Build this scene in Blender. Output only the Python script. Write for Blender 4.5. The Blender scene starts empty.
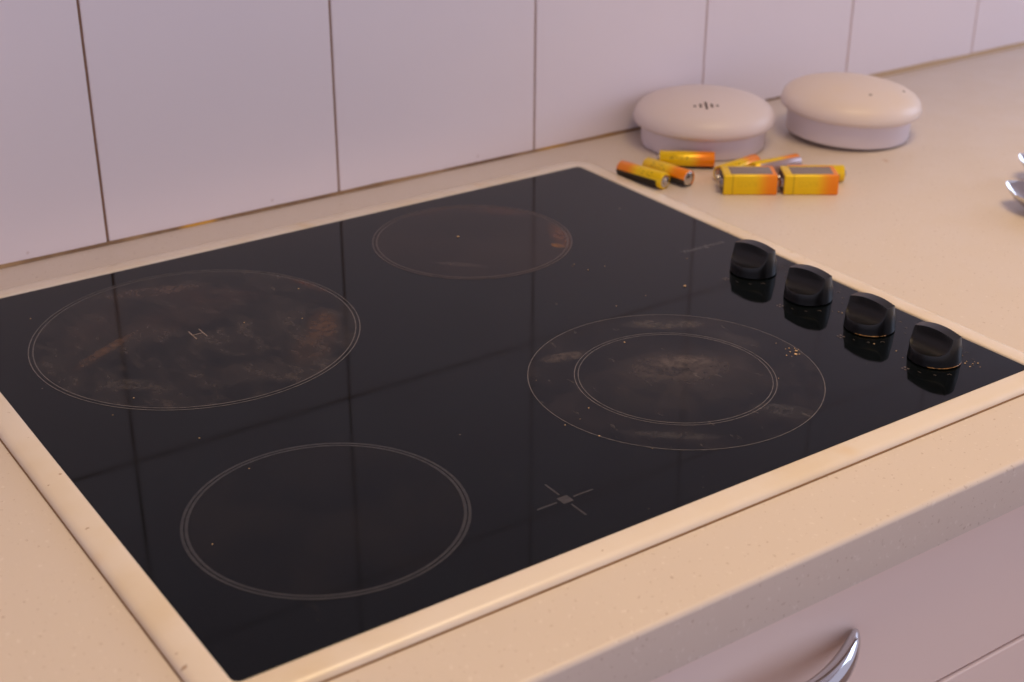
import bpy, bmesh, math, random
from mathutils import Vector, Matrix
random.seed(7)
S = bpy.context.scene
COL = S.collection
PI = math.pi

def lin(r, g, b):
    def f(c):
        c /= 255.0
        return c / 12.92 if c <= .04045 else ((c + .055) / 1.055) ** 2.4
    return (f(r), f(g), f(b), 1.0)

# ------------------------------------------------------------ camera
# solved from the 200 mm tiles, the edges of the glass and the cooking-zone circles
CAM_POS = Vector((-0.4639, -1.0237, 0.4156))
YAW, PITCH, ROLL = 0.6068, 0.4485, 0.0035
fwd = Vector((math.sin(YAW) * math.cos(PITCH), math.cos(YAW) * math.cos(PITCH), -math.sin(PITCH)))
rt = fwd.cross(Vector((0, 0, 1))).normalized()
up = rt.cross(fwd)
r2 = rt * math.cos(ROLL) + up * math.sin(ROLL)
u2 = -rt * math.sin(ROLL) + up * math.cos(ROLL)
cd = bpy.data.cameras.new('camera')
cam = bpy.data.objects.new('camera', cd)
COL.objects.link(cam)
M = Matrix((r2, u2, -fwd)).transposed().to_4x4()
M.translation = CAM_POS
cam.matrix_world = M
cd.sensor_width = 36.0
cd.lens = 1449.99 * 36.0 / 1024.0
cd.clip_start = .02
cd.dof.use_dof = True
cd.dof.focus_distance = 0.88
cd.dof.aperture_fstop = 8.5
S.camera = cam

# ------------------------------------------------------------ light
W = bpy.data.worlds.new('world')
S.world = W
W.use_nodes = True
bg = W.node_tree.nodes['Background']
bg.inputs[0].default_value = (.54, .51, .64, 1)
bg.inputs[1].default_value = 1.12

def area(name, loc, target, sx, sy, power, color):
    l = bpy.data.lights.new(name, 'AREA')
    l.shape = 'RECTANGLE'
    l.size, l.size_y = sx, sy
    l.energy = power
    l.color = color
    o = bpy.data.objects.new(name, l)
    o.location = loc
    d = Vector(target) - Vector(loc)
    o.rotation_euler = d.to_track_quat('-Z', 'Y').to_euler()
    COL.objects.link(o)
    return o
# warm ceiling fitting, and daylight from a window further along the room on the right
area('ceiling_lamp', (.22, -.66, 1.56), (.18, -.62, 0), .9, .66, 19, (1, .75, .42))
area('window_daylight', (2.9, -.85, .75), (.3, -.3, .05), 1.2, 1.2, 21, (.60, .72, 1))

S.view_settings.view_transform = 'Standard'
S.view_settings.look = 'None'
S.view_settings.exposure = 0.0
S.view_settings.gamma = 1.0
S.view_settings.use_curve_mapping = False

# ------------------------------------------------------------ node helpers
class NT:
    def __init__(s, name):
        s.m = bpy.data.materials.new(name)
        s.m.use_nodes = True
        s.t = s.m.node_tree
        s.b = s.t.nodes['Principled BSDF']
        s._oc = None
    def n(s, typ, **kw):
        nd = s.t.nodes.new(typ)
        for k, v in kw.items():
            setattr(nd, k, v)
        return nd
    def put(s, sock, v):
        if isinstance(v, bpy.types.NodeSocket):
            s.t.links.new(v, sock)
        else:
            sock.default_value = v
    def oc(s):
        if s._oc is None:
            s._oc = s.n('ShaderNodeTexCoord').outputs['Object']
        return s._oc
    def xyz(s, v=None):
        nd = s.n('ShaderNodeSeparateXYZ')
        s.put(nd.inputs[0], v or s.oc())
        return nd.outputs
    def math(s, op, a, b=0.0, clamp=False):
        nd = s.n('ShaderNodeMath', operation=op)
        nd.use_clamp = clamp
        s.put(nd.inputs[0], a)
        s.put(nd.inputs[1], b)
        return nd.outputs[0]
    def vmul(s, v, k):
        nd = s.n('ShaderNodeVectorMath', operation='MULTIPLY')
        s.put(nd.inputs[0], v)
        nd.inputs[1].default_value = k
        return nd.outputs[0]
    def noise(s, scale, detail=3, rough=.55, vec=None, stretch=None):
        nd = s.n('ShaderNodeTexNoise')
        v = vec or s.oc()
        if stretch:
            v = s.vmul(v, stretch)
        s.put(nd.inputs['Vector'], v)
        nd.inputs['Scale'].default_value = scale
        nd.inputs['Detail'].default_value = detail
        nd.inputs['Roughness'].default_value = rough
        return nd.outputs['Fac']
    def rng(s, v, a, b, c=0.0, d=1.0, smooth=True):
        nd = s.n('ShaderNodeMapRange')
        if smooth:
            nd.interpolation_type = 'SMOOTHSTEP'
        s.put(nd.inputs[0], v)
        for i, q in enumerate((a, b, c, d)):
            nd.inputs[i + 1].default_value = q
        return nd.outputs[0]
    def mix(s, f, a, b):
        nd = s.n('ShaderNodeMix', data_type='RGBA')
        s.put(nd.inputs[0], f)
        s.put(nd.inputs[6], a)
        s.put(nd.inputs[7], b)
        return nd.outputs[2]
    def blob(s, cx, cy, rx, ry, ang, warp=None, k=0.0):
        """soft-edged elliptical stain in object x, y, its outline broken up by a noise"""
        x, y, _ = s.xyz()
        dx, dy = s.math('SUBTRACT', x, cx), s.math('SUBTRACT', y, cy)
        ca, sa = math.cos(ang), math.sin(ang)
        ux = s.math('ADD', s.math('MULTIPLY', dx, ca / rx), s.math('MULTIPLY', dy, sa / rx))
        uy = s.math('ADD', s.math('MULTIPLY', dx, -sa / ry), s.math('MULTIPLY', dy, ca / ry))
        d = s.math('ADD', s.math('MULTIPLY', ux, ux), s.math('MULTIPLY', uy, uy))
        if warp is not None:
            d = s.math('ADD', d, s.math('MULTIPLY', s.math('SUBTRACT', warp, .5), k))
        m_ = s.rng(d, 1.0, .0)
        if warp is not None:
            m_ = s.math('MULTIPLY', s.math('MULTIPLY', m_, s.rng(warp, .3, .68, .12, 1.0)), s.rng(s.noise(170, 5, .75), .32, .62, .35, 1.0))
        return m_
    def bump(s, h, strength, dist):
        nd = s.n('ShaderNodeBump')
        s.put(nd.inputs['Height'], h)
        nd.inputs['Strength'].default_value = strength
        nd.inputs['Distance'].default_value = dist
        s.t.links.new(nd.outputs[0], s.b.inputs['Normal'])
    def fin(s, color=None, rough=None, metal=0.0, ior=None, spec=None):
        if color is not None:
            s.put(s.b.inputs['Base Color'], color)
        if rough is not None:
            s.put(s.b.inputs['Roughness'], rough)
        s.b.inputs['Metallic'].default_value = metal
        if ior:
            s.b.inputs['IOR'].default_value = ior
        if spec is not None:
            s.b.inputs['Specular IOR Level'].default_value = spec
        return s.m

def plain(name, col, rough=.5, metal=0.0, var=.06, scale=60):
    n = NT(name)
    f = n.noise(scale)
    c2 = tuple(c * (1 - var) for c in col[:3]) + (1,)
    return n.fin(n.mix(f, c2, tuple(min(1, c * (1 + var)) for c in col[:3]) + (1,)), rough, metal)

# ------------------------------------------------------------ materials
def mat_tile():
    n = NT('glazed_white_tile')
    f = n.noise(7, 3)
    c = n.mix(f, lin(237, 227, 232), lin(241, 232, 235))
    sp = n.rng(n.noise(42, 2, .5), .755, .80)
    c = n.mix(n.math('MULTIPLY', sp, .35), c, lin(150, 105, 80))
    n.bump(n.noise(9, 2), .04, .01)
    return n.fin(c, .28)

def mat_grout():
    n = NT('dirty_tile_grout')
    x, y, z = n.xyz()
    f = n.math('ADD', n.rng(x, -.25, .6, 0, 1, False), n.math('MULTIPLY', n.math('SUBTRACT', n.noise(25), .5), .5), True)
    return n.fin(n.mix(f, lin(126, 90, 60), lin(206, 184, 176)), .8)

def mat_bead():
    n = NT('stained_sealant')
    f = n.rng(n.noise(11, 4), .42, .62)
    c = n.mix(f, lin(118, 88, 62), lin(160, 128, 92))
    c = n.mix(n.rng(n.xyz()[0], .5, .75), c, lin(186, 156, 116))
    c = n.mix(n.rng(n.math('ABSOLUTE', n.math('ADD', n.xyz()[0], .056)), .020, .008), c, lin(206, 150, 40))
    g = n.rng(n.noise(5, 2), .60, .66)
    c = n.mix(g, c, lin(196, 148, 52))
    return n.fin(c, .5)

def mat_counter():
    n = NT('speckled_beige_worktop')
    f = n.noise(4, 3)
    c = n.mix(f, lin(211, 197, 183), lin(216, 202, 189))
    sp = n.rng(n.noise(330, 2, .5), .66, .72)
    c = n.mix(n.math('MULTIPLY', sp, .38), c, lin(150, 118, 92))
    sp2 = n.rng(n.noise(260, 2, .5, stretch=(1.1, .93, 1)), .28, .35, 1, 0)
    c = n.mix(n.math('MULTIPLY', sp2, .35), c, lin(236, 226, 216))
    st = n.rng(n.noise(38, 2, .4), .765, .80)
    c = n.mix(n.math('MULTIPLY', st, .55), c, lin(176, 124, 66))
    return n.fin(c, n.rng(n.noise(30), .3, .7, .30, .42))

def mat_enamel():
    n = NT('cream_enamel_trim')
    f = n.rng(n.noise(14, 4), .35, .75)
    c = n.mix(f, lin(226, 213, 198), lin(220, 202, 176))
    g = n.rng(n.noise(8, 4, .6), .62, .74)
    c = n.mix(n.math('MULTIPLY', g, .5), c, lin(214, 172, 96))
    sp = n.rng(n.noise(160, 2), .74, .78)
    c = n.mix(n.math('MULTIPLY', sp, .6), c, lin(140, 95, 50))
    return n.fin(c, .27)

def glass_base(name, film, amount, scale=18):
    n = NT(name)
    f = n.rng(n.noise(scale, 5, .6), .35, .75)
    c = n.mix(n.math('MULTIPLY', f, amount), lin(8, 11, 13), film)
    # fine wiped scratches and dust
    sc = n.rng(n.noise(120, 5, .7, stretch=(1, .35, 1)), .60, .78)
    return n, c, sc

def mat_glass():
    n, c, sc = glass_base('black_ceramic_glass', lin(12, 17, 20), .8)
    c = n.mix(n.math('MULTIPLY', sc, .035), c, lin(120, 112, 108))
    sp = n.rng(n.noise(260, 1, .5), .80, .84)
    c = n.mix(n.math('MULTIPLY', sp, .5), c, lin(165, 150, 135))
    return n.fin(c, n.rng(n.noise(12, 3), .3, .7, .035, .075), ior=1.27)

def mat_zone(kind):
    if kind == 'large':
        n, c, sc = glass_base('burnt_zone_glass', lin(41, 37, 35), .95, 26)
        w = n.noise(70, 4, .65)
        pale = n.math('MULTIPLY', n.rng(n.noise(48, 6, .75, stretch=(1, .6, 1)), .46, .72), .42)
        c = n.mix(pale, c, lin(84, 74, 68))
        for (bx, by, rx, ry, a, col, k) in ((.075, -.034, .013, .030, -.5, lin(100, 70, 46), .85),
                                            (.058, -.056, .042, .017, .79, lin(84, 62, 46), .8),
                                            (-.05, .05, .05, .02, .8, lin(60, 46, 40), .8),
                                            (.03, .055, .05, .018, -.6, lin(66, 46, 40), .8),
                                            (-.060, .009, .036, .0065, .56, lin(112, 80, 56), .8),
                                            (-.066, -.004, .036, .008, .56, lin(30, 26, 24), .7),
                                            (.068, -.013, .014, .005, -.6, lin(24, 18, 14), .9),
                                            (.100, .032, .008, .03, .3, lin(112, 68, 48), .7),
                                            (.004, .081, .045, .012, -.28, lin(100, 80, 70), .8),
                                            (.0, .03, .06, .03, .2, lin(62, 46, 40), .7),
                                            (-.064, -.046, .022, .009, -.7, lin(92, 84, 78), .7),
                                            (.0, -.07, .05, .022, -.2, lin(64, 56, 52), .6)):
            c = n.mix(n.math('MULTIPLY', n.blob(bx, by, rx, ry, a, w, 1.6), k * .78), c, col)
        c = n.mix(n.math('MULTIPLY', sc, .22), c, lin(130, 118, 108))
        return n.fin(c, .10, ior=1.27)
    if kind == 'small':
        n, c, sc = glass_base('brown_zone_glass', lin(40, 32, 30), 1.0, 12)
        c = n.mix(.5, c, lin(36, 29, 27))
        w = n.noise(60, 4)
        for (bx, by, rx, ry, a, col, k) in ((.060, -.034, .010, .036, -.35, lin(104, 66, 42), .85),
                                            (.047, -.046, .005, .008, .3, lin(140, 92, 24), .8),
                                            (.050, .045, .012, .045, .7, lin(84, 52, 42), .7),
                                            (.01, .070, .03, .006, 0, lin(90, 58, 46), .6),
                                            (-.035, -.035, .022, .006, -.8, lin(84, 74, 70), .6)):
            c = n.mix(n.math('MULTIPLY', n.blob(bx, by, rx, ry, a, w, 1.4), k), c, col)
        return n.fin(c, .11, ior=1.27)
    if kind == 'dual':
        n, c, sc = glass_base('scuffed_zone_glass', lin(34, 30, 29), .9, 30)
        w = n.noise(48, 5, .7)
        for (bx, by, rx, ry, a, col, k) in ((.010, .010, .048, .026, -.45, lin(96, 84, 78), .85),
                                            (.018, .012, .022, .010, -.5, lin(112, 100, 92), .7),
                                            (-.005, -.015, .07, .035, -.2, lin(58, 52, 48), .8),
                                            (-.041, .061, .020, .008, -.2, lin(104, 92, 84), .9),
                                            (.045, .062, .034, .010, -.6, lin(98, 90, 84), .8),
                                            (.024, -.070, .022, .010, -.9, lin(84, 80, 78), .8),
                                            (.066, .02, .03, .012, -1.2, lin(72, 66, 64), .7),
                                            (-.050, -.056, .035, .006, -.7, lin(80, 76, 74), .7)):
            c = n.mix(n.math('MULTIPLY', n.blob(bx, by, rx, ry, a, w, 1.5), k * .72), c, col)
        c = n.mix(n.math('MULTIPLY', sc, .34), c, lin(140, 130, 122))
        return n.fin(c, .09, ior=1.27)
    n, c, sc = glass_base('clean_zone_glass', lin(22, 21, 20), 1.0)
    c = n.mix(n.math('MULTIPLY', sc, .05), c, lin(120, 112, 108))
    return n.fin(c, .06, ior=1.27)

def mat_print(name, col):
    n = NT(name)
    f = n.rng(n.noise(240, 3), .35, .6)
    return n.fin(n.mix(f, tuple(v * .55 for v in col[:3]) + (1,), col), .35)

def mat_detector(name, a, b, spots):
    n = NT(name)
    x, y, z = n.xyz()
    f = n.math('ADD', n.noise(16, 3), n.rng(z, .02, .05, -.3, .3, False), True)  # colour leans to the second, warmer tone towards the top of the cap
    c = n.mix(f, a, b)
    sp = n.rng(n.noise(55, 2), .74, .79)
    return n.fin(n.mix(n.math('MULTIPLY', sp, spots), c, lin(150, 120, 100)), .42)

def mat_battery(name, half, dark_dir, band_col=lin(48, 40, 36)):
    """printed sleeve: yellow, shading to orange at the flat end, with a black band on one side"""
    n = NT(name)
    x, y, z = n.xyz()
    f = n.rng(z, -half * .05, -half * .6)
    c = n.mix(f, lin(240, 200, 6), lin(244, 138, 8))
    side = n.math('ADD', n.math('MULTIPLY', x, dark_dir[0]), n.math('MULTIPLY', y, dark_dir[1]))
    band = n.rng(side, dark_dir[2], dark_dir[2] + .0006)
    keep = n.rng(z, half * .78, half * .74)
    c = n.mix(n.math('MULTIPLY', band, keep), c, band_col)
    # unreadable small print
    br = n.rng(n.noise(520, 2, .5, stretch=(1, 1, .55)), .52, .60)
    zone = n.math('MULTIPLY', n.rng(z, -half * .1, -half * .05), n.rng(z, half * .6, half * .55))
    line = n.math('LESS_THAN', n.math('ABSOLUTE', n.math('SUBTRACT', side, dark_dir[3])), .0022)
    c = n.mix(n.math('MULTIPLY', n.math('MULTIPLY', n.math('MULTIPLY', br, zone), line), .5), c, lin(70, 52, 12))
    return n.fin(c, .28, .25)

MT = dict(
    tile=mat_tile(), grout=mat_grout(), bead=mat_bead(), counter=mat_counter(), enamel=mat_enamel(),
    glass=mat_glass(), large=mat_zone('large'), small=mat_zone('small'), dual=mat_zone('dual'), plainz=mat_zone('plain'),
    ring=mat_print('pale_ring_print', lin(92, 86, 82)), ringdim=mat_print('dim_ring_print', lin(44, 43, 43)),
    ringbrown=mat_print('brown_ring_print', lin(74, 62, 56)),
    mark=mat_print('faint_mark_print', lin(54, 51, 51)), hmark=mat_print('tan_letter_print', lin(128, 112, 98)),
    icon=mat_print('tan_icon_print', lin(92, 80, 72)),
    knob=plain('black_knob_plastic', lin(10, 10, 12), .36, 0, .15, 90),
    grease=plain('orange_grease', lin(150, 106, 52), .4, 0, .5, 300),
    gasket=plain('brown_grime_seal', lin(140, 106, 70), .7, 0, .3, 50),
    white=plain('white_laminate', lin(246, 225, 212), .24, 0, .02, 6),
    carcass=plain('white_board', lin(190, 178, 175), .6),
    chrome=plain('polished_chrome', lin(205, 205, 208), .09, 1.0, .03, 20),
    steel=plain('polished_steel', lin(215, 214, 214), .10, 1.0, .03, 20),
    nickel=plain('nickel_contact', lin(205, 198, 190), .25, 1.0, .05, 80),
    detA=mat_detector('white_alarm_plastic', lin(222, 209, 209), lin(223, 207, 198), .2),
    detB=mat_detector('cream_topped_alarm_plastic', lin(224, 212, 211), lin(228, 208, 186), .4),
    detbase=plain('pale_alarm_base', lin(219, 209, 216), .45, 0, .02),
    slot=plain('dark_slot', lin(92, 76, 68), .8),
    wall=plain('painted_wall', lin(206, 192, 188), .8, 0, .02, 4),
    floor=plain('brown_wood_floor', lin(140, 104, 76), .5, 0, .1, 9),
    crumb=plain('toasted_crumb', lin(190, 158, 118), .7, 0, .4, 700),
)

# ------------------------------------------------------------ mesh helpers
def mk(name, bm, mat, parent=None, smooth=None, loc=None):
    me = bpy.data.meshes.new(name)
    bmesh.ops.recalc_face_normals(bm, faces=bm.faces)
    if smooth is not None:
        lim = math.radians(smooth)
        for f in bm.faces:
            f.smooth = True
        for e in bm.edges:
            e.smooth = not (len(e.link_faces) == 2 and e.calc_face_angle(0) > lim)
    bm.to_mesh(me)
    bm.free()
    me.materials.append(mat)
    o = bpy.data.objects.new(name, me)
    COL.objects.link(o)
    if parent is not None:
        o.parent = parent
    if loc is not None:
        o.location = loc
    return o

def tag(o, label=None, cat=None, group=None, kind=None):
    for k, v in (('label', label), ('category', cat), ('group', group), ('kind', kind)):
        if v:
            o[k] = v
    return o

def empty(name, loc, label, cat, group=None):
    o = bpy.data.objects.new(name, None)
    o.empty_display_size = .02
    o.location = loc
    COL.objects.link(o)
    return tag(o, label, cat, group)

def box(bm, x0, x1, y0, y1, z0, z1, bev=0.0, seg=2):
    r = bmesh.ops.create_cube(bm, size=1)
    for v in r['verts']:
        v.co = Vector(((x0 + x1) / 2 + v.co.x * (x1 - x0), (y0 + y1) / 2 + v.co.y * (y1 - y0), (z0 + z1) / 2 + v.co.z * (z1 - z0)))
    if bev:
        es = list({e for v in r['verts'] for e in v.link_edges})
        bmesh.ops.bevel(bm, geom=es, offset=bev, segments=seg, profile=.5, affect='EDGES')
    return bm

def bx(*a, **k):
    return box(bmesh.new(), *a, **k)

def lathe(prof, n=64, bm=None, tf=None):
    """prof: list of (r, z) from the bottom up; r == 0 closes the end"""
    bm = bm or bmesh.new()
    rings = []
    for r, z in prof:
        if r <= 1e-9:
            rings.append([bm.verts.new((0, 0, z))])
        else:
            rings.append([bm.verts.new((r * math.cos(2 * PI * i / n), r * math.sin(2 * PI * i / n), z)) for i in range(n)])
    for a, b in zip(rings, rings[1:]):
        for i in range(n):
            j = (i + 1) % n
            q = [a[i % len(a)], a[j % len(a)], b[j % len(b)], b[i % len(b)]]
            q = list(dict.fromkeys(q))
            if len(q) > 2:
                bm.faces.new(q)
    return bm

def rrect(x0, x1, y0, y1, r, n=6):
    pts = []
    for cx, cy, a0 in ((x1 - r, y1 - r, 0), (x0 + r, y1 - r, PI / 2), (x0 + r, y0 + r, PI), (x1 - r, y0 + r, 1.5 * PI)):
        for i in range(n + 1):
            a = a0 + PI / 2 * i / n
            pts.append((cx + r * math.cos(a), cy + r * math.sin(a)))
    return pts

def loops(lps, close=True, cap0=False, cap1=False, bm=None):
    bm = bm or bmesh.new()
    vs = [[bm.verts.new(p) for p in l] for l in lps]
    n = len(vs[0])
    for a, b in zip(vs, vs[1:]):
        for i in range(n if close else n - 1):
            j = (i + 1) % n
            bm.faces.new((a[i], a[j], b[j], b[i]))
    if cap0:
        bm.faces.new(vs[0][::-1])
    if cap1:
        bm.faces.new(vs[-1])
    return bm

def annulus(r0, r1, z0, z1, n=128, bm=None):
    c = lambda r, z: [(r * math.cos(2 * PI * i / n), r * math.sin(2 * PI * i / n), z) for i in range(n)]
    return loops([c(r0, z0), c(r0, z1), c(r1, z1), c(r1, z0)], bm=bm)

# ============================================================ structure
# ---- floor, back wall, tiles
o = mk('floor', bx(-2.5, 3.0, -2.6, .12, -.92, -.90), MT['floor']); tag(o, kind='structure')
o = mk('ceiling', bx(-2.5, 3.0, -2.6, .12, 1.60, 1.63), MT['wall']); tag(o, kind='structure')
wall = mk('wall_back', bx(-2.5, 3.0, .0012, .12, -.90, 1.6), MT['grout']); tag(wall, kind='structure')
paint = mk('plaster', bx(-2.5, 3.0, .0006, .0014, .6015, 1.6), MT['wall'], wall)
# unseen block added above the tiles to keep the ceiling light off them
o = mk('added_shade_block', bx(-2.5, 3.0, -.32, .0, .68, 1.6, bev=.004), MT['wall']); tag(o, kind='structure')
TX0, TP, GAP = -.1294, .2, .0021
tile_mesh = None
for row in range(3):
    for k in range(-4, 10):
        if tile_mesh is None:
            t = mk('tile', bx(-TP / 2 + GAP / 2, TP / 2 - GAP / 2, 0, .0021, GAP / 2, TP - GAP / 2, bev=.0009), MT['tile'], wall)
            tile_mesh = t.data
        else:
            t = bpy.data.objects.new('tile', tile_mesh)
            COL.objects.link(t)
            t.parent = wall
        t.location = (TX0 + TP * (k + .5), random.uniform(-.0002, .0002), TP * row + .0006)

# sealant bead between tiles and worktop
def bead():
    n = 90
    A, B, C, D = [], [], [], []
    for i in range(n + 1):
        x = -.95 + 2.8 * i / n
        w = .0019 + .0004 * math.sin(i * 1.7) + .0005 * math.sin(i * .61) + (.0028 if x > .62 else 0)
        A.append((x, .0002, .0001)); B.append((x, -w, .0001)); C.append((x, -w * .75, .0006 + w * .25)); D.append((x, .0002, .0010 + w * .8))
    bm = bmesh.new()
    vs = [[bm.verts.new(p) for p in l] for l in (A, B, C, D)]
    for a, b in ((0, 1), (1, 2), (2, 3), (3, 0)):
        for i in range(n):
            bm.faces.new((vs[a][i], vs[a][i + 1], vs[b][i + 1], vs[b][i]))
    return bm
o = mk('trim_1', bead(), MT['bead'], smooth=60); tag(o, 'brown stained sealant line along the foot of the tiles', kind='structure')

# ============================================================ worktop and cabinets
def counter():
    yf, yb, th, r = -.6055, .0, .0335, .0032
    pr = [(yb, 0)]
    for i in range(7):
        a = PI / 2 * i / 6
        pr.append((yf + r - r * math.sin(a), -r + r * math.cos(a)))
    pr += [(yf, -th + .001), (yf + .001, -th), (yb, -th)]
    return loops([[(-.95, y, z) for y, z in pr], [(1.85, y, z) for y, z in pr]], cap0=True, cap1=True)
o = mk('worktop', counter(), MT['counter'], smooth=35)
tag(o, 'beige speckled worktop with a rounded front edge, carrying the cooktop', 'worktop')

DY = -.589
def handle():
    n, m = 48, 20
    L = .0725
    lps = []
    for i in range(n + 1):
        u = -1 + 2 * i / n
        x = L * u
        s = 1 - abs(u) ** 2.3
        y = DY - .0012 - .0235 * s
        tp = max(.0, 1 - abs(u) ** 7) ** .5
        hz = .0004 + .0086 * tp
        th = .0004 + (.0042 + .0024 * s) * tp
        t = Vector((1, (.0225 * 2.3 * abs(u) ** 1.3 * (1 if u > 0 else -1)) / L, 0)).normalized()
        nrm = Vector((t.y, -t.x, 0))
        c = Vector((x, y, -.0860 + .0035 * abs(u) ** 4))
        lp = []
        for j in range(m):
            a = 2 * PI * j / m
            lp.append(tuple(c + nrm * (math.cos(a) * th) + Vector((0, 0, math.sin(a) * hz))))
        lps.append(lp)
    bm = loops(lps, cap0=True, cap1=True)
    return bm

def cabinet(xc, w, label, name, hz=True):
    e = empty(name, (xc, 0, -.9), label, 'cabinet')
    x0, x1 = -w / 2, w / 2
    up_ = Vector((0, 0, .9))
    def part(nm, bm, mt, par=e, smooth=None):
        for v in bm.verts:
            v.co += up_
        return mk(nm, bm, mt, par, smooth)
    part('body', bx(x0, x1, -.57, -.02, -.80, -.0345), MT['carcass'])
    part('plinth', bx(x0, x1, -.52, -.48, -.90, -.80), MT['carcass'])
    g = .0015
    for z1, z0 in ((-.0372, -.1572), (-.1598, -.46), (-.4632, -.79)):
        d = part('drawer_front', bx(x0 + g, x1 - g, DY, DY + .019, z0, z1, bev=.0016), MT['white'])
        h = handle()
        for v in h.verts:
            v.co.z += (z1 + .0372)
        hd = part('handle', h, MT['chrome'], d, 50)
        hd['label'] = 'curved polished chrome bow handle'
cabinet(0.0, .9, 'white drawer cabinet with chrome bow handle under the cooktop', 'drawer_cabinet')

# ============================================================ cooktop
GX0, GX1, GY1, GY0, GZ = -.2740, .2723, -.0641, -.5380, .004
hob = empty('ceramic_cooktop', (0, 0, 0), 'black ceramic glass cooktop with cream frame and four black knobs', 'cooktop')
base_loop = lambda off, z: [(x, y, z) for x, y in rrect(GX0 - off, GX1 + off, GY0 - off, GY1 + off, .0042 + off)]
mk('glass_plate', loops([base_loop(-.0001, .0012), base_loop(-.0001, GZ - .0003), base_loop(-.0006, GZ)], cap0=True, cap1=True), MT['glass'], hob)
prof = [(.0002, .0012), (.0002, .0042), (.0007, .0047), (.0022, .0050), (.0120, .0046), (.0148, .0039), (.0161, .0026), (.0164, .0011), (.0002, .0011)]
tag(mk('frame', loops([base_loop(a, z) for a, z in prof]), MT['enamel'], hob, smooth=45), 'cream enamel frame around the glass')
mk('seal', loops([base_loop(a, z) for a, z in ((.0, .0001), (.0, .0010), (.0166, .0010), (.0170, .0001))]), MT['gasket'], hob)

ZT = GZ + .00006
def zone(cx, cy, rdisc, mat, rings, label):
    bm = bmesh.new()
    bmesh.ops.create_circle(bm, cap_ends=True, segments=128, radius=rdisc)
    z = mk('cooking_zone', bm, mat, hob, loc=(cx, cy, ZT))
    z['label'] = label
    for r, w, m in rings:
        mk('ring', annulus(r - w / 2, r + w / 2, .00002, .00008, 160), MT[m], z)
    return z
zA = zone(-.1411, -.1940, .1055, MT['large'], ((.1070, .0007, 'ring'), (.1042, .0007, 'ring')), 'large burnt brown cooking zone marked H')
zB = zone(.1003, -.1572, .0750, MT['small'], ((.0760, .0011, 'ringbrown'), (.0730, .0011, 'ringbrown')), 'small brown stained cooking zone')
zC = zone(.0790, -.4201, .0918, MT['dual'], ((.0919, .0006, 'ring'), (.0628, .0006, 'ring'), (.0604, .0006, 'ring')), 'scuffed double-ring cooking zone')
zD = zone(-.1753, -.4388, .0745, MT['plainz'], ((.0748, .0016, 'ringdim'), (.0724, .0016, 'ringdim')), 'clean dark cooking zone')

# letter H and centre dot of the zones
bm = bmesh.new()
box(bm, -.0042, -.0032, -.0070, .0070, .00002, .0001)
box(bm, .0032, .0042, -.0070, .0070, .00002, .0001)
box(bm, -.0032, .0032, -.0005, .0005, .00002, .0001)
mk('letter_h', bm, MT['hmark'], zA, loc=(-.0004, -.0015, 0))
bm = bmesh.new()
bmesh.ops.create_uvsphere(bm, u_segments=10, v_segments=6, radius=.0011)
for v in bm.verts:
    v.co.z *= .3
mk('food_speck', bm, MT['crumb'], zB, loc=(-.0058, .0114, .0003))

# cross-shaped mark at the front
bm = bmesh.new()
box(bm, -.0033, .0033, -.0033, .0033, .00002, .0001)
for s in (-1, 1):
    box(bm, min(s * .0055, s * .0185), max(s * .0055, s * .0185), -.0006, .0006, .00002, .0001)
    box(bm, -.0006, .0006, min(s * .0055, s * .0185), max(s * .0055, s * .0185), .00002, .0001)
mk('cross_mark', bm, MT['mark'], hob, loc=(-.0637, -.4975, GZ))

# lettering
def lettering(txt, size, x, y, z, parent, mat, name, rz=0, width=None):
    cu = bpy.data.curves.new(name, 'FONT')
    cu.body = txt
    cu.size = size
    cu.extrude = .00004
    cu.offset = .00009
    cu.resolution_u = 3
    ob = bpy.data.objects.new(name, cu)
    COL.objects.link(ob)
    dg = bpy.context.evaluated_depsgraph_get()
    me = bpy.data.meshes.new_from_object(ob.evaluated_get(dg))
    bpy.data.objects.remove(ob)
    xs = [v.co.x for v in me.vertices]
    k = width / (max(xs) - min(xs)) if width else 1
    for v in me.vertices:
        v.co.x *= k
    me.materials.clear()
    me.materials.append(mat)
    o2 = bpy.data.objects.new(name, me)
    COL.objects.link(o2)
    o2.parent = parent
    o2.location = (x, y, z)
    o2.rotation_euler.z = rz
    return o2
lettering('Westinghouse', .0080, .2164, -.2700, GZ + .00006, hob, mat_print('grey_lettering_print', lin(78, 77, 80)), 'brand_lettering', width=.0405)

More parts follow.
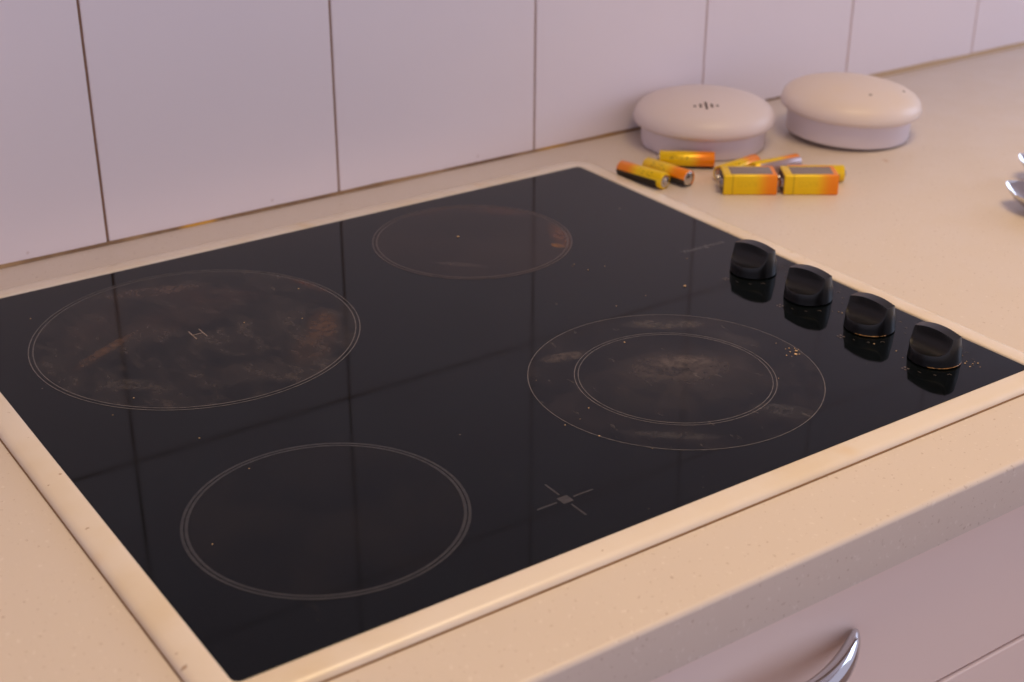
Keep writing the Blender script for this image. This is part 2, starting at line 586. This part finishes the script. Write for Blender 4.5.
# knobs
def knob_bm():
    bm = bmesh.new()
    H, RT, RB = .0218, .0150, .0170
    NR, NA = 40, 128
    def h(x, y):
        ax = abs(x)
        top = H - .0026 * (y / RT) ** 2
        if ax <= .0044:
            return top
        q = max(0.0, 1 - abs((min(ax, .0165) - .0165) / .0121) ** 2.8)
        return min(top, H + .0005 - .0140 * q ** (1 / 2.8))
    rings = [[bm.verts.new((0, 0, h(0, 0)))]]
    for i in range(1, NR + 1):
        rho = RT * i / NR
        lp = []
        for j in range(NA):
            a = 2 * PI * j / NA
            x, y = rho * math.cos(a), rho * math.sin(a)
            z = h(x, y)
            k = 1.0
            if i == NR:
                k = (RB + (RT - RB) * z / H) / RT
            lp.append(bm.verts.new((x * k, y * k, z)))
        rings.append(lp)
    # wall below the rim
    for f in (.92, .5, .05):
        lp = []
        for j in range(NA):
            a = 2 * PI * j / NA
            zt = rings[NR][j].co.z
            z = zt * f if f > .1 else .0008
            r = RB + (RT - RB) * z / H
            if f > .9:
                r += .00025
            lp.append(bm.verts.new((r * math.cos(a), r * math.sin(a), z)))
        rings.append(lp)
    rings.append([bm.verts.new((.0160 * math.cos(2 * PI * j / NA), .0160 * math.sin(2 * PI * j / NA), 0)) for j in range(NA)])
    for a, b in zip(rings, rings[1:]):
        for j in range(NA):
            k = (j + 1) % NA
            q = list(dict.fromkeys([a[j % len(a)], a[k % len(a)], b[k % len(b)], b[j % len(b)]]))
            bm.faces.new(q)
    bm.faces.new(rings[-1][::-1])
    return bm
KN = [(.2358, -.3234, 10), (.2350, -.3797, 10), (.2335, -.4381, 7), (.2325, -.4943, 4)]
k0 = None
for i, (x, y, a) in enumerate(KN):
    if k0 is None:
        k0 = mk('knob', knob_bm(), MT['knob'], hob, smooth=28)
        ko = k0
    else:
        ko = k0.copy()
        COL.objects.link(ko)
        ko.parent = hob
    ko.location = (x, y, GZ + .0002)
    ko.rotation_euler.z = math.radians(a)
    # grease caught round the foot of the two front knobs
    if i >= 2:
        bm = bmesh.new()
        n = 26
        a0, a1 = (math.radians(205), math.radians(300)) if i == 3 else (math.radians(190), math.radians(262))
        rnd = random.Random(i)
        lps = []
        for q in range(n + 1):
            t = a0 + (a1 - a0) * q / n - math.radians(a)
            w = .00036 * (.1 + rnd.random()) * (1 if 0 < q < n else .2)
            lps.append([((.0171 + w * math.cos(s)) * math.cos(t), (.0171 + w * math.cos(s)) * math.sin(t), .0009 + w * math.sin(s)) for s in (0, PI / 2, PI, 1.5 * PI)])
        mk('grease_line', loops(lps, cap0=True, cap1=True), MT['grease'], ko)

# printed control marks round each knob
def icon_marks(i, x, y):
    bm = bmesh.new()
    rnd = random.Random(40 + i)
    for k, adeg in enumerate((200, 222, 245, 300, 322, 344, 20, 45, 68)):
        a = math.radians(adeg)
        cx, cy = .0245 * math.cos(a), .0235 * math.sin(a)
        w, hh = rnd.uniform(.0006, .0013), rnd.uniform(.0008, .0014)
        if k % 3 == 0:
            box(bm, cx - .00022, cx + .00022, cy - hh, cy + hh, 0, .0001)
        elif k % 3 == 1:
            box(bm, cx - w, cx + w, cy - .00022, cy + .00022, 0, .0001)
            box(bm, cx - w, cx + w, cy - .0013, cy - .0009, 0, .0001)
        else:
            box(bm, cx - w, cx + w, cy + .0007, cy + .0011, 0, .0001)
            box(bm, cx + w - .0004, cx + w, cy - .001, cy + .0011, 0, .0001)
    # little plan of the hob: four dots
    for dx in (-1, 1):
        for dy in (-1, 1):
            box(bm, -.0265 + dx * .0013 - .0007, -.0265 + dx * .0013 + .0007, .0005 + dy * .0013 - .0007, .0005 + dy * .0013 + .0007, 0, .0001)
    return tag(mk('control_marks', bm, MT['icon'], hob, loc=(x, y, GZ + .00002)), kind='stuff')
for i, (x, y, a) in enumerate(KN):
    icon_marks(i, x, y)

# crumbs and dried splashes lying on the glass
bm = bmesh.new()
rnd = random.Random(3)
spots = []
for cx, cy, sx, sy, n in ((.163, -.437, .006, .008, 9), (.2485, -.5115, .006, .006, 8), (.236, -.400, .01, .03, 7), (.222, -.478, .02, .02, 8),
                          (.079, -.42, .11, .11, 8), (-.14, -.2, .15, .12, 4), (.15, -.29, .08, .09, 7), (-.2, -.35, .05, .08, 4)):
    for k in range(n):
        spots.append((rnd.gauss(cx, sx * .6), rnd.gauss(cy, sy * .6), rnd.uniform(.00025, .0006)))
spots += [(.1765, -.3165, .0011), (.1668, -.4372, .0011), (.1630, -.4405, .0010), (-.0525, -.1665, .0006)]
for x, y, r in spots:
    if not (GX0 + .004 < x < GX1 - .004 and GY0 + .004 < y < GY1 - .004):
        continue
    if any((x - kx) ** 2 + (y - ky) ** 2 < .0178 ** 2 for kx, ky, _ in KN):
        continue
    q = bmesh.ops.create_icosphere(bm, subdivisions=1, radius=r)
    for v in q['verts']:
        v.co = Vector((x + v.co.x * rnd.uniform(.7, 1.5), y + v.co.y * rnd.uniform(.7, 1.5), GZ + .0001 + r * .3 + v.co.z * .45))
tag(mk('stuck_crumbs', bm, MT['crumb'], hob), 'tiny pale food crumbs stuck to the glass', kind='stuff')

# ============================================================ smoke alarms
def cap_prof():
    return [(.0560, .0205), (.0618, .0207), (.0640, .0222), (.0648, .0248), (.0644, .0282), (.0629, .0322), (.0592, .0363),
            (.0532, .0398), (.0440, .0428), (.0330, .0450), (.0200, .0463), (.0080, .0468), (0, .0469)]
def alarm(name, loc, label, capmat, lift):
    e = empty(name, loc, label, 'smoke alarm', 'smoke alarms by the tiles')
    mk('base', lathe([(0, 0), (.0540, 0), (.0562, .0012), (.0568, .0040), (.0570, .0212 + lift), (.0550, .0222 + lift), (0, .0222 + lift)], 72), MT['detbase'], e, smooth=40)
    c = mk('cap', lathe(cap_prof(), 96), capmat, e, smooth=50, loc=(0, 0, lift))
    return e, c
def cap_z(r):
    pr = cap_prof()[3:]
    for (r1, z1), (r0, z0) in zip(pr, pr[1:]):
        if r0 <= r <= r1:
            return z0 + (z1 - z0) * (r - r0) / (r1 - r0)
    return .047
dA, cA = alarm('smoke_alarm', (.4147, -.0655, 0), 'white round smoke alarm with small slot vents, standing level behind the batteries', MT['detA'], 0)
dB, cB = alarm('smoke_alarm', (.5440, -.1222, 0), 'cream round smoke alarm, slightly tilted, farther along the worktop', MT['detB'], .002)
ax = Vector((math.sin(YAW), math.cos(YAW), 0))
TL = math.radians(2.6)
dB.rotation_mode = 'QUATERNION'
from mathutils import Quaternion
dB.rotation_quaternion = Quaternion(ax, TL)
dB.location.z = .0545 * math.sin(TL) + .0002
# vents: a row of short slots on the first cap, facing the room
vx = Vector((math.cos(YAW), -math.sin(YAW), 0))      # to the right as seen by the viewer
vy = Vector((math.sin(YAW), math.cos(YAW), 0))
for i, ln in enumerate((.0016, .0034, .0068, .0034, .0016)):
    p = vx * ((i - 2) * .0050 - .003) - vy * .0330
    bm = bmesh.new()
    box(bm, -.0011, .0011, -ln, ln, -.0006, .0002, bev=.0003, seg=1)
    s = mk('vent_slot', bm, MT['slot'], cA, loc=(p.x, p.y, cap_z(p.length) + .0001))
    s.rotation_euler = (Matrix.Rotation(-YAW, 4, 'Z') @ Matrix.Rotation(math.radians(11), 4, 'X')).to_euler()
for px, py in ((.0075, -.036), (.044, -.012)):
    p = vx * px + vy * py
    s = mk('indicator_dot', lathe([(0, -.0006), (.0014, -.0006), (.0014, .0001), (0, .0003)], 14), MT['slot'], cB, loc=(p.x, p.y, cap_z(p.length) + .0001))

# ============================================================ batteries
R, HL = .00715, .0249
def aa_parts(e, mat):
    mk('sleeve', lathe([(.0060, -HL + .0003), (.0068, -HL), (R, -HL + .0005), (R, HL - .0022), (.0068, HL - .0017), (.0052, HL - .0016)], 40), mat, e, smooth=40)
    mk('negative_contact', lathe([(0, -HL + .0001), (.0055, -HL + .0001), (.0062, -HL + .0006), (.0062, -HL + .001), (0, -HL + .001)], 32), MT['nickel'], e, smooth=40)
    mk('positive_contact', lathe([(0, HL - .0022), (.0056, HL - .0022), (.0056, HL - .0014), (.0029, HL - .0012), (.0027, HL + .0002), (.0020, HL + .0005), (0, HL + .0005)], 28), MT['nickel'], e, smooth=40)
aa_mats = [mat_battery('yellow_battery_sleeve_' + 'abc'[i], HL, d) for i, d in enumerate(((-.5, -.86, .0022, -.0015), (.5, -.86, .0030, -.0015)))]
aa_mats.append(mat_battery('mostly_yellow_battery_sleeve', HL, (.35, -.94, .0058, -.0015)))
aa_mats.append(mat_battery('silver_sided_battery_sleeve', HL, (.85, -.5, .0000, -.004), lin(168, 148, 150)))
AA = [  # point of the + (yellow) end, point of the - (orange) end, roll, sleeve, label
    ((.3040, -.1464), (.2937, -.0957), 0, 0, 'yellow round battery nearest the cooktop glass, orange end pointing to the wall'),
    ((.3172, -.1003), (.3246, -.1512), 0, 1, 'yellow round battery second from the cooktop, orange flat end toward the viewer'),
    ((.3378, -.0946), (.3745, -.1244), 0, 2, 'yellow round battery lying against the foot of the level smoke alarm'),
    ((.3520, -.1560), (.4015, -.1490), 0, 1, 'yellow round battery behind the left block battery, nearest the level smoke alarm'),
    ((.3830, -.1640), (.4325, -.1690), 0, 3, 'silver-sided round battery in the middle of the pile behind the block batteries'),
    ((.4445, -.2150), (.4030, -.1870), 0, 0, 'yellow round battery behind the right block battery, its end sticking out'),
]
for (p, q, roll, mi, lab) in AA:
    P_, Q_ = Vector((p[0], p[1], 0)), Vector((q[0], q[1], 0))
    d = (P_ - Q_).normalized()
    c = (P_ + Q_) / 2
    e = empty('round_battery', (c.x, c.y, R + .0001), lab, 'battery', 'loose batteries on the worktop')
    # local Z along the battery, local Y to world up
    yv = Vector((0, 0, 1))
    xv = yv.cross(d)
    m = Matrix((xv, yv, d)).transposed()
    e.rotation_euler = m.to_euler()
    aa_parts(e, aa_mats[mi])

def mat_block():
    n = NT('block_battery_print')
    x, y, z = n.xyz()
    f = n.rng(z, -.001, -.018)
    c = n.mix(f, lin(240, 200, 6), lin(244, 138, 8))
    # wide upper and lower faces are printed dark, with yellow and orange ends
    dark = n.math('MULTIPLY', n.rng(n.math('ABSOLUTE', y), .0080, .0084), n.math('MULTIPLY', n.rng(z, .0165, .0160), n.rng(z, -.0190, -.0185)))
    inn = n.rng(n.math('ABSOLUTE', x), .0095, .0090)
    c = n.mix(n.math('MULTIPLY', dark, inn), c, lin(132, 116, 104))
    # outlined panel with unreadable print on the narrow sides
    fr = n.math('LESS_THAN', n.math('ABSOLUTE', n.math('SUBTRACT', z, .0150)), .0004)
    c = n.mix(n.math('MULTIPLY', fr, .6), c, lin(110, 80, 10))
    br = n.rng(n.noise(900, 2, .5), .46, .56)
    ln = n.math('LESS_THAN', n.math('ABSOLUTE', n.math('ADD', y, -.001)), .0026)
    zn = n.math('MULTIPLY', n.rng(z, -.006, -.005), n.rng(z, .0115, .011))
    c = n.mix(n.math('MULTIPLY', n.math('MULTIPLY', n.math('MULTIPLY', br, ln), zn), .14), c, lin(120, 86, 10))
    return n.fin(c, .27, .2)
blockm = mat_block()
NV = [((.3341, -.1827), (.3715, -.2081), 'yellow and orange block battery on the left, in front of the level smoke alarm'),
      ((.3760, -.2112), (.4138, -.2369), 'yellow and orange block battery on the right, end to end with the other block')]
for a, b, lab in NV:
    A_, B_ = Vector((a[0], a[1], 0)), Vector((b[0], b[1], 0))
    d = (A_ - B_).normalized()              # towards the terminals
    dep = Vector((-d.y, d.x, 0))
    if dep.y < 0:
        dep = -dep
    c = (A_ + B_) / 2 + dep * .0130
    e = empty('block_battery', (c.x, c.y, .0088), lab, 'battery', 'loose batteries on the worktop')
    yv = Vector((0, 0, 1))
    xv = yv.cross(d)
    e.rotation_euler = Matrix((xv, yv, d)).transposed().to_euler()
    hl = (A_ - B_).length / 2
    mk('case', bx(-.0130, .0130, -.0087, .0087, -hl, hl, bev=.0013, seg=3), blockm, e, smooth=40)
    mk('terminal_plate', bx(-.0118, .0118, -.0076, .0076, hl - .0004, hl + .0004), MT['slot'], e)
    for s, (r0, r1) in ((-1, (.0029, .0027)), (1, (.0040, .0042))):
        t = mk('snap_terminal', lathe([(0, 0), (r0, 0), (r0 * .85, .0012), (r1, .0024), (r1 * .8, .0030), (0, .0030)], 20 if s < 0 else 6), MT['nickel'], e, smooth=40, loc=(s * .0062, 0, hl + .0003))

# ============================================================ spoons
def spoon_bowl(L=.066, Wd=.050, D=.015):
    n, m = 28, 14
    top, bot = [], []
    bm = bmesh.new()
    def outline(u):              # u 0 tip .. 1 neck
        return Wd / 2 * (math.sin(PI * min(1, u * .93 + .0)) ** .62) * (1 - .18 * u)
    rows = []
    for i in range(n + 1):
        u = (i / n)
        uu = u ** 1.6
        w = max(outline(uu), .0012)
        x = L * uu
        rimz = .0185 - .0050 * math.sin(PI * uu) + .004 * uu
        row = []
        for j in range(m + 1):
            v = -1 + 2 * j / m
            dep = D * (1 - v * v) * (math.sin(PI * min(1, uu * .95)) ** .7)
            row.append((x, w * v, rimz - dep))
        rows.append(row)
    up_ = [[bm.verts.new(p) for p in r] for r in rows]
    dn = [[bm.verts.new((p[0], p[1] * 1.0, p[2] - .0014)) for p in r] for r in rows]
    for g, fl in ((up_, False), (dn, True)):
        for i in range(n):
            for j in range(m):
                q = (g[i][j], g[i + 1][j], g[i + 1][j + 1], g[i][j + 1])
                bm.faces.new(q[::-1] if fl else q)
    for i in range(n):
        bm.faces.new((up_[i][0], dn[i][0], dn[i + 1][0], up_[i + 1][0]))
        bm.faces.new((up_[i + 1][m], dn[i + 1][m], dn[i][m], up_[i][m]))
    for j in range(m):
        bm.faces.new((up_[0][j], up_[0][j + 1], dn[0][j + 1], dn[0][j]))
        bm.faces.new((up_[n][j + 1], up_[n][j], dn[n][j], dn[n][j + 1]))
    zmin = min(v.co.z for v in bm.verts)
    for v in bm.verts:
        v.co.z -= zmin
    return bm, zmin
def spoon_stem(zoff):
    lps = []
    n = 24
    for i in range(n + 1):
        t = i / n
        x = .060 + .120 * t
        z = .0225 - zoff + .006 * math.sin(PI * t * .9) - .020 * t ** 2 + .0
        w = .0030 + .006 * t ** 2
        h = .0016 - .0006 * t
        lps.append([(x, w * math.cos(a), z + h * math.sin(a)) for a in [2 * PI * k / 10 for k in range(10)]])
    return loops(lps, cap0=True, cap1=True)
for tip, ang, lab in (((.5130, -.3275), -78, 'shiny steel spoon at the right edge, nearer the cooktop'),
                      ((.5800, -.2880), -78, 'shiny steel spoon at the right edge, farther from the cooktop')):
    e = empty('spoon', (tip[0], tip[1], .0002), lab, 'spoon', 'spoons on the worktop')
    e.rotation_euler.z = math.radians(ang)
    bmb, z0 = spoon_bowl()
    mk('bowl', bmb, MT['steel'], e, smooth=60)
    st = spoon_stem(z0)
    zm = min(v.co.z for v in st.verts)
    for v in st.verts:
        v.co.z -= min(0, zm)
    mk('stem', st, MT['steel'], e, smooth=60)
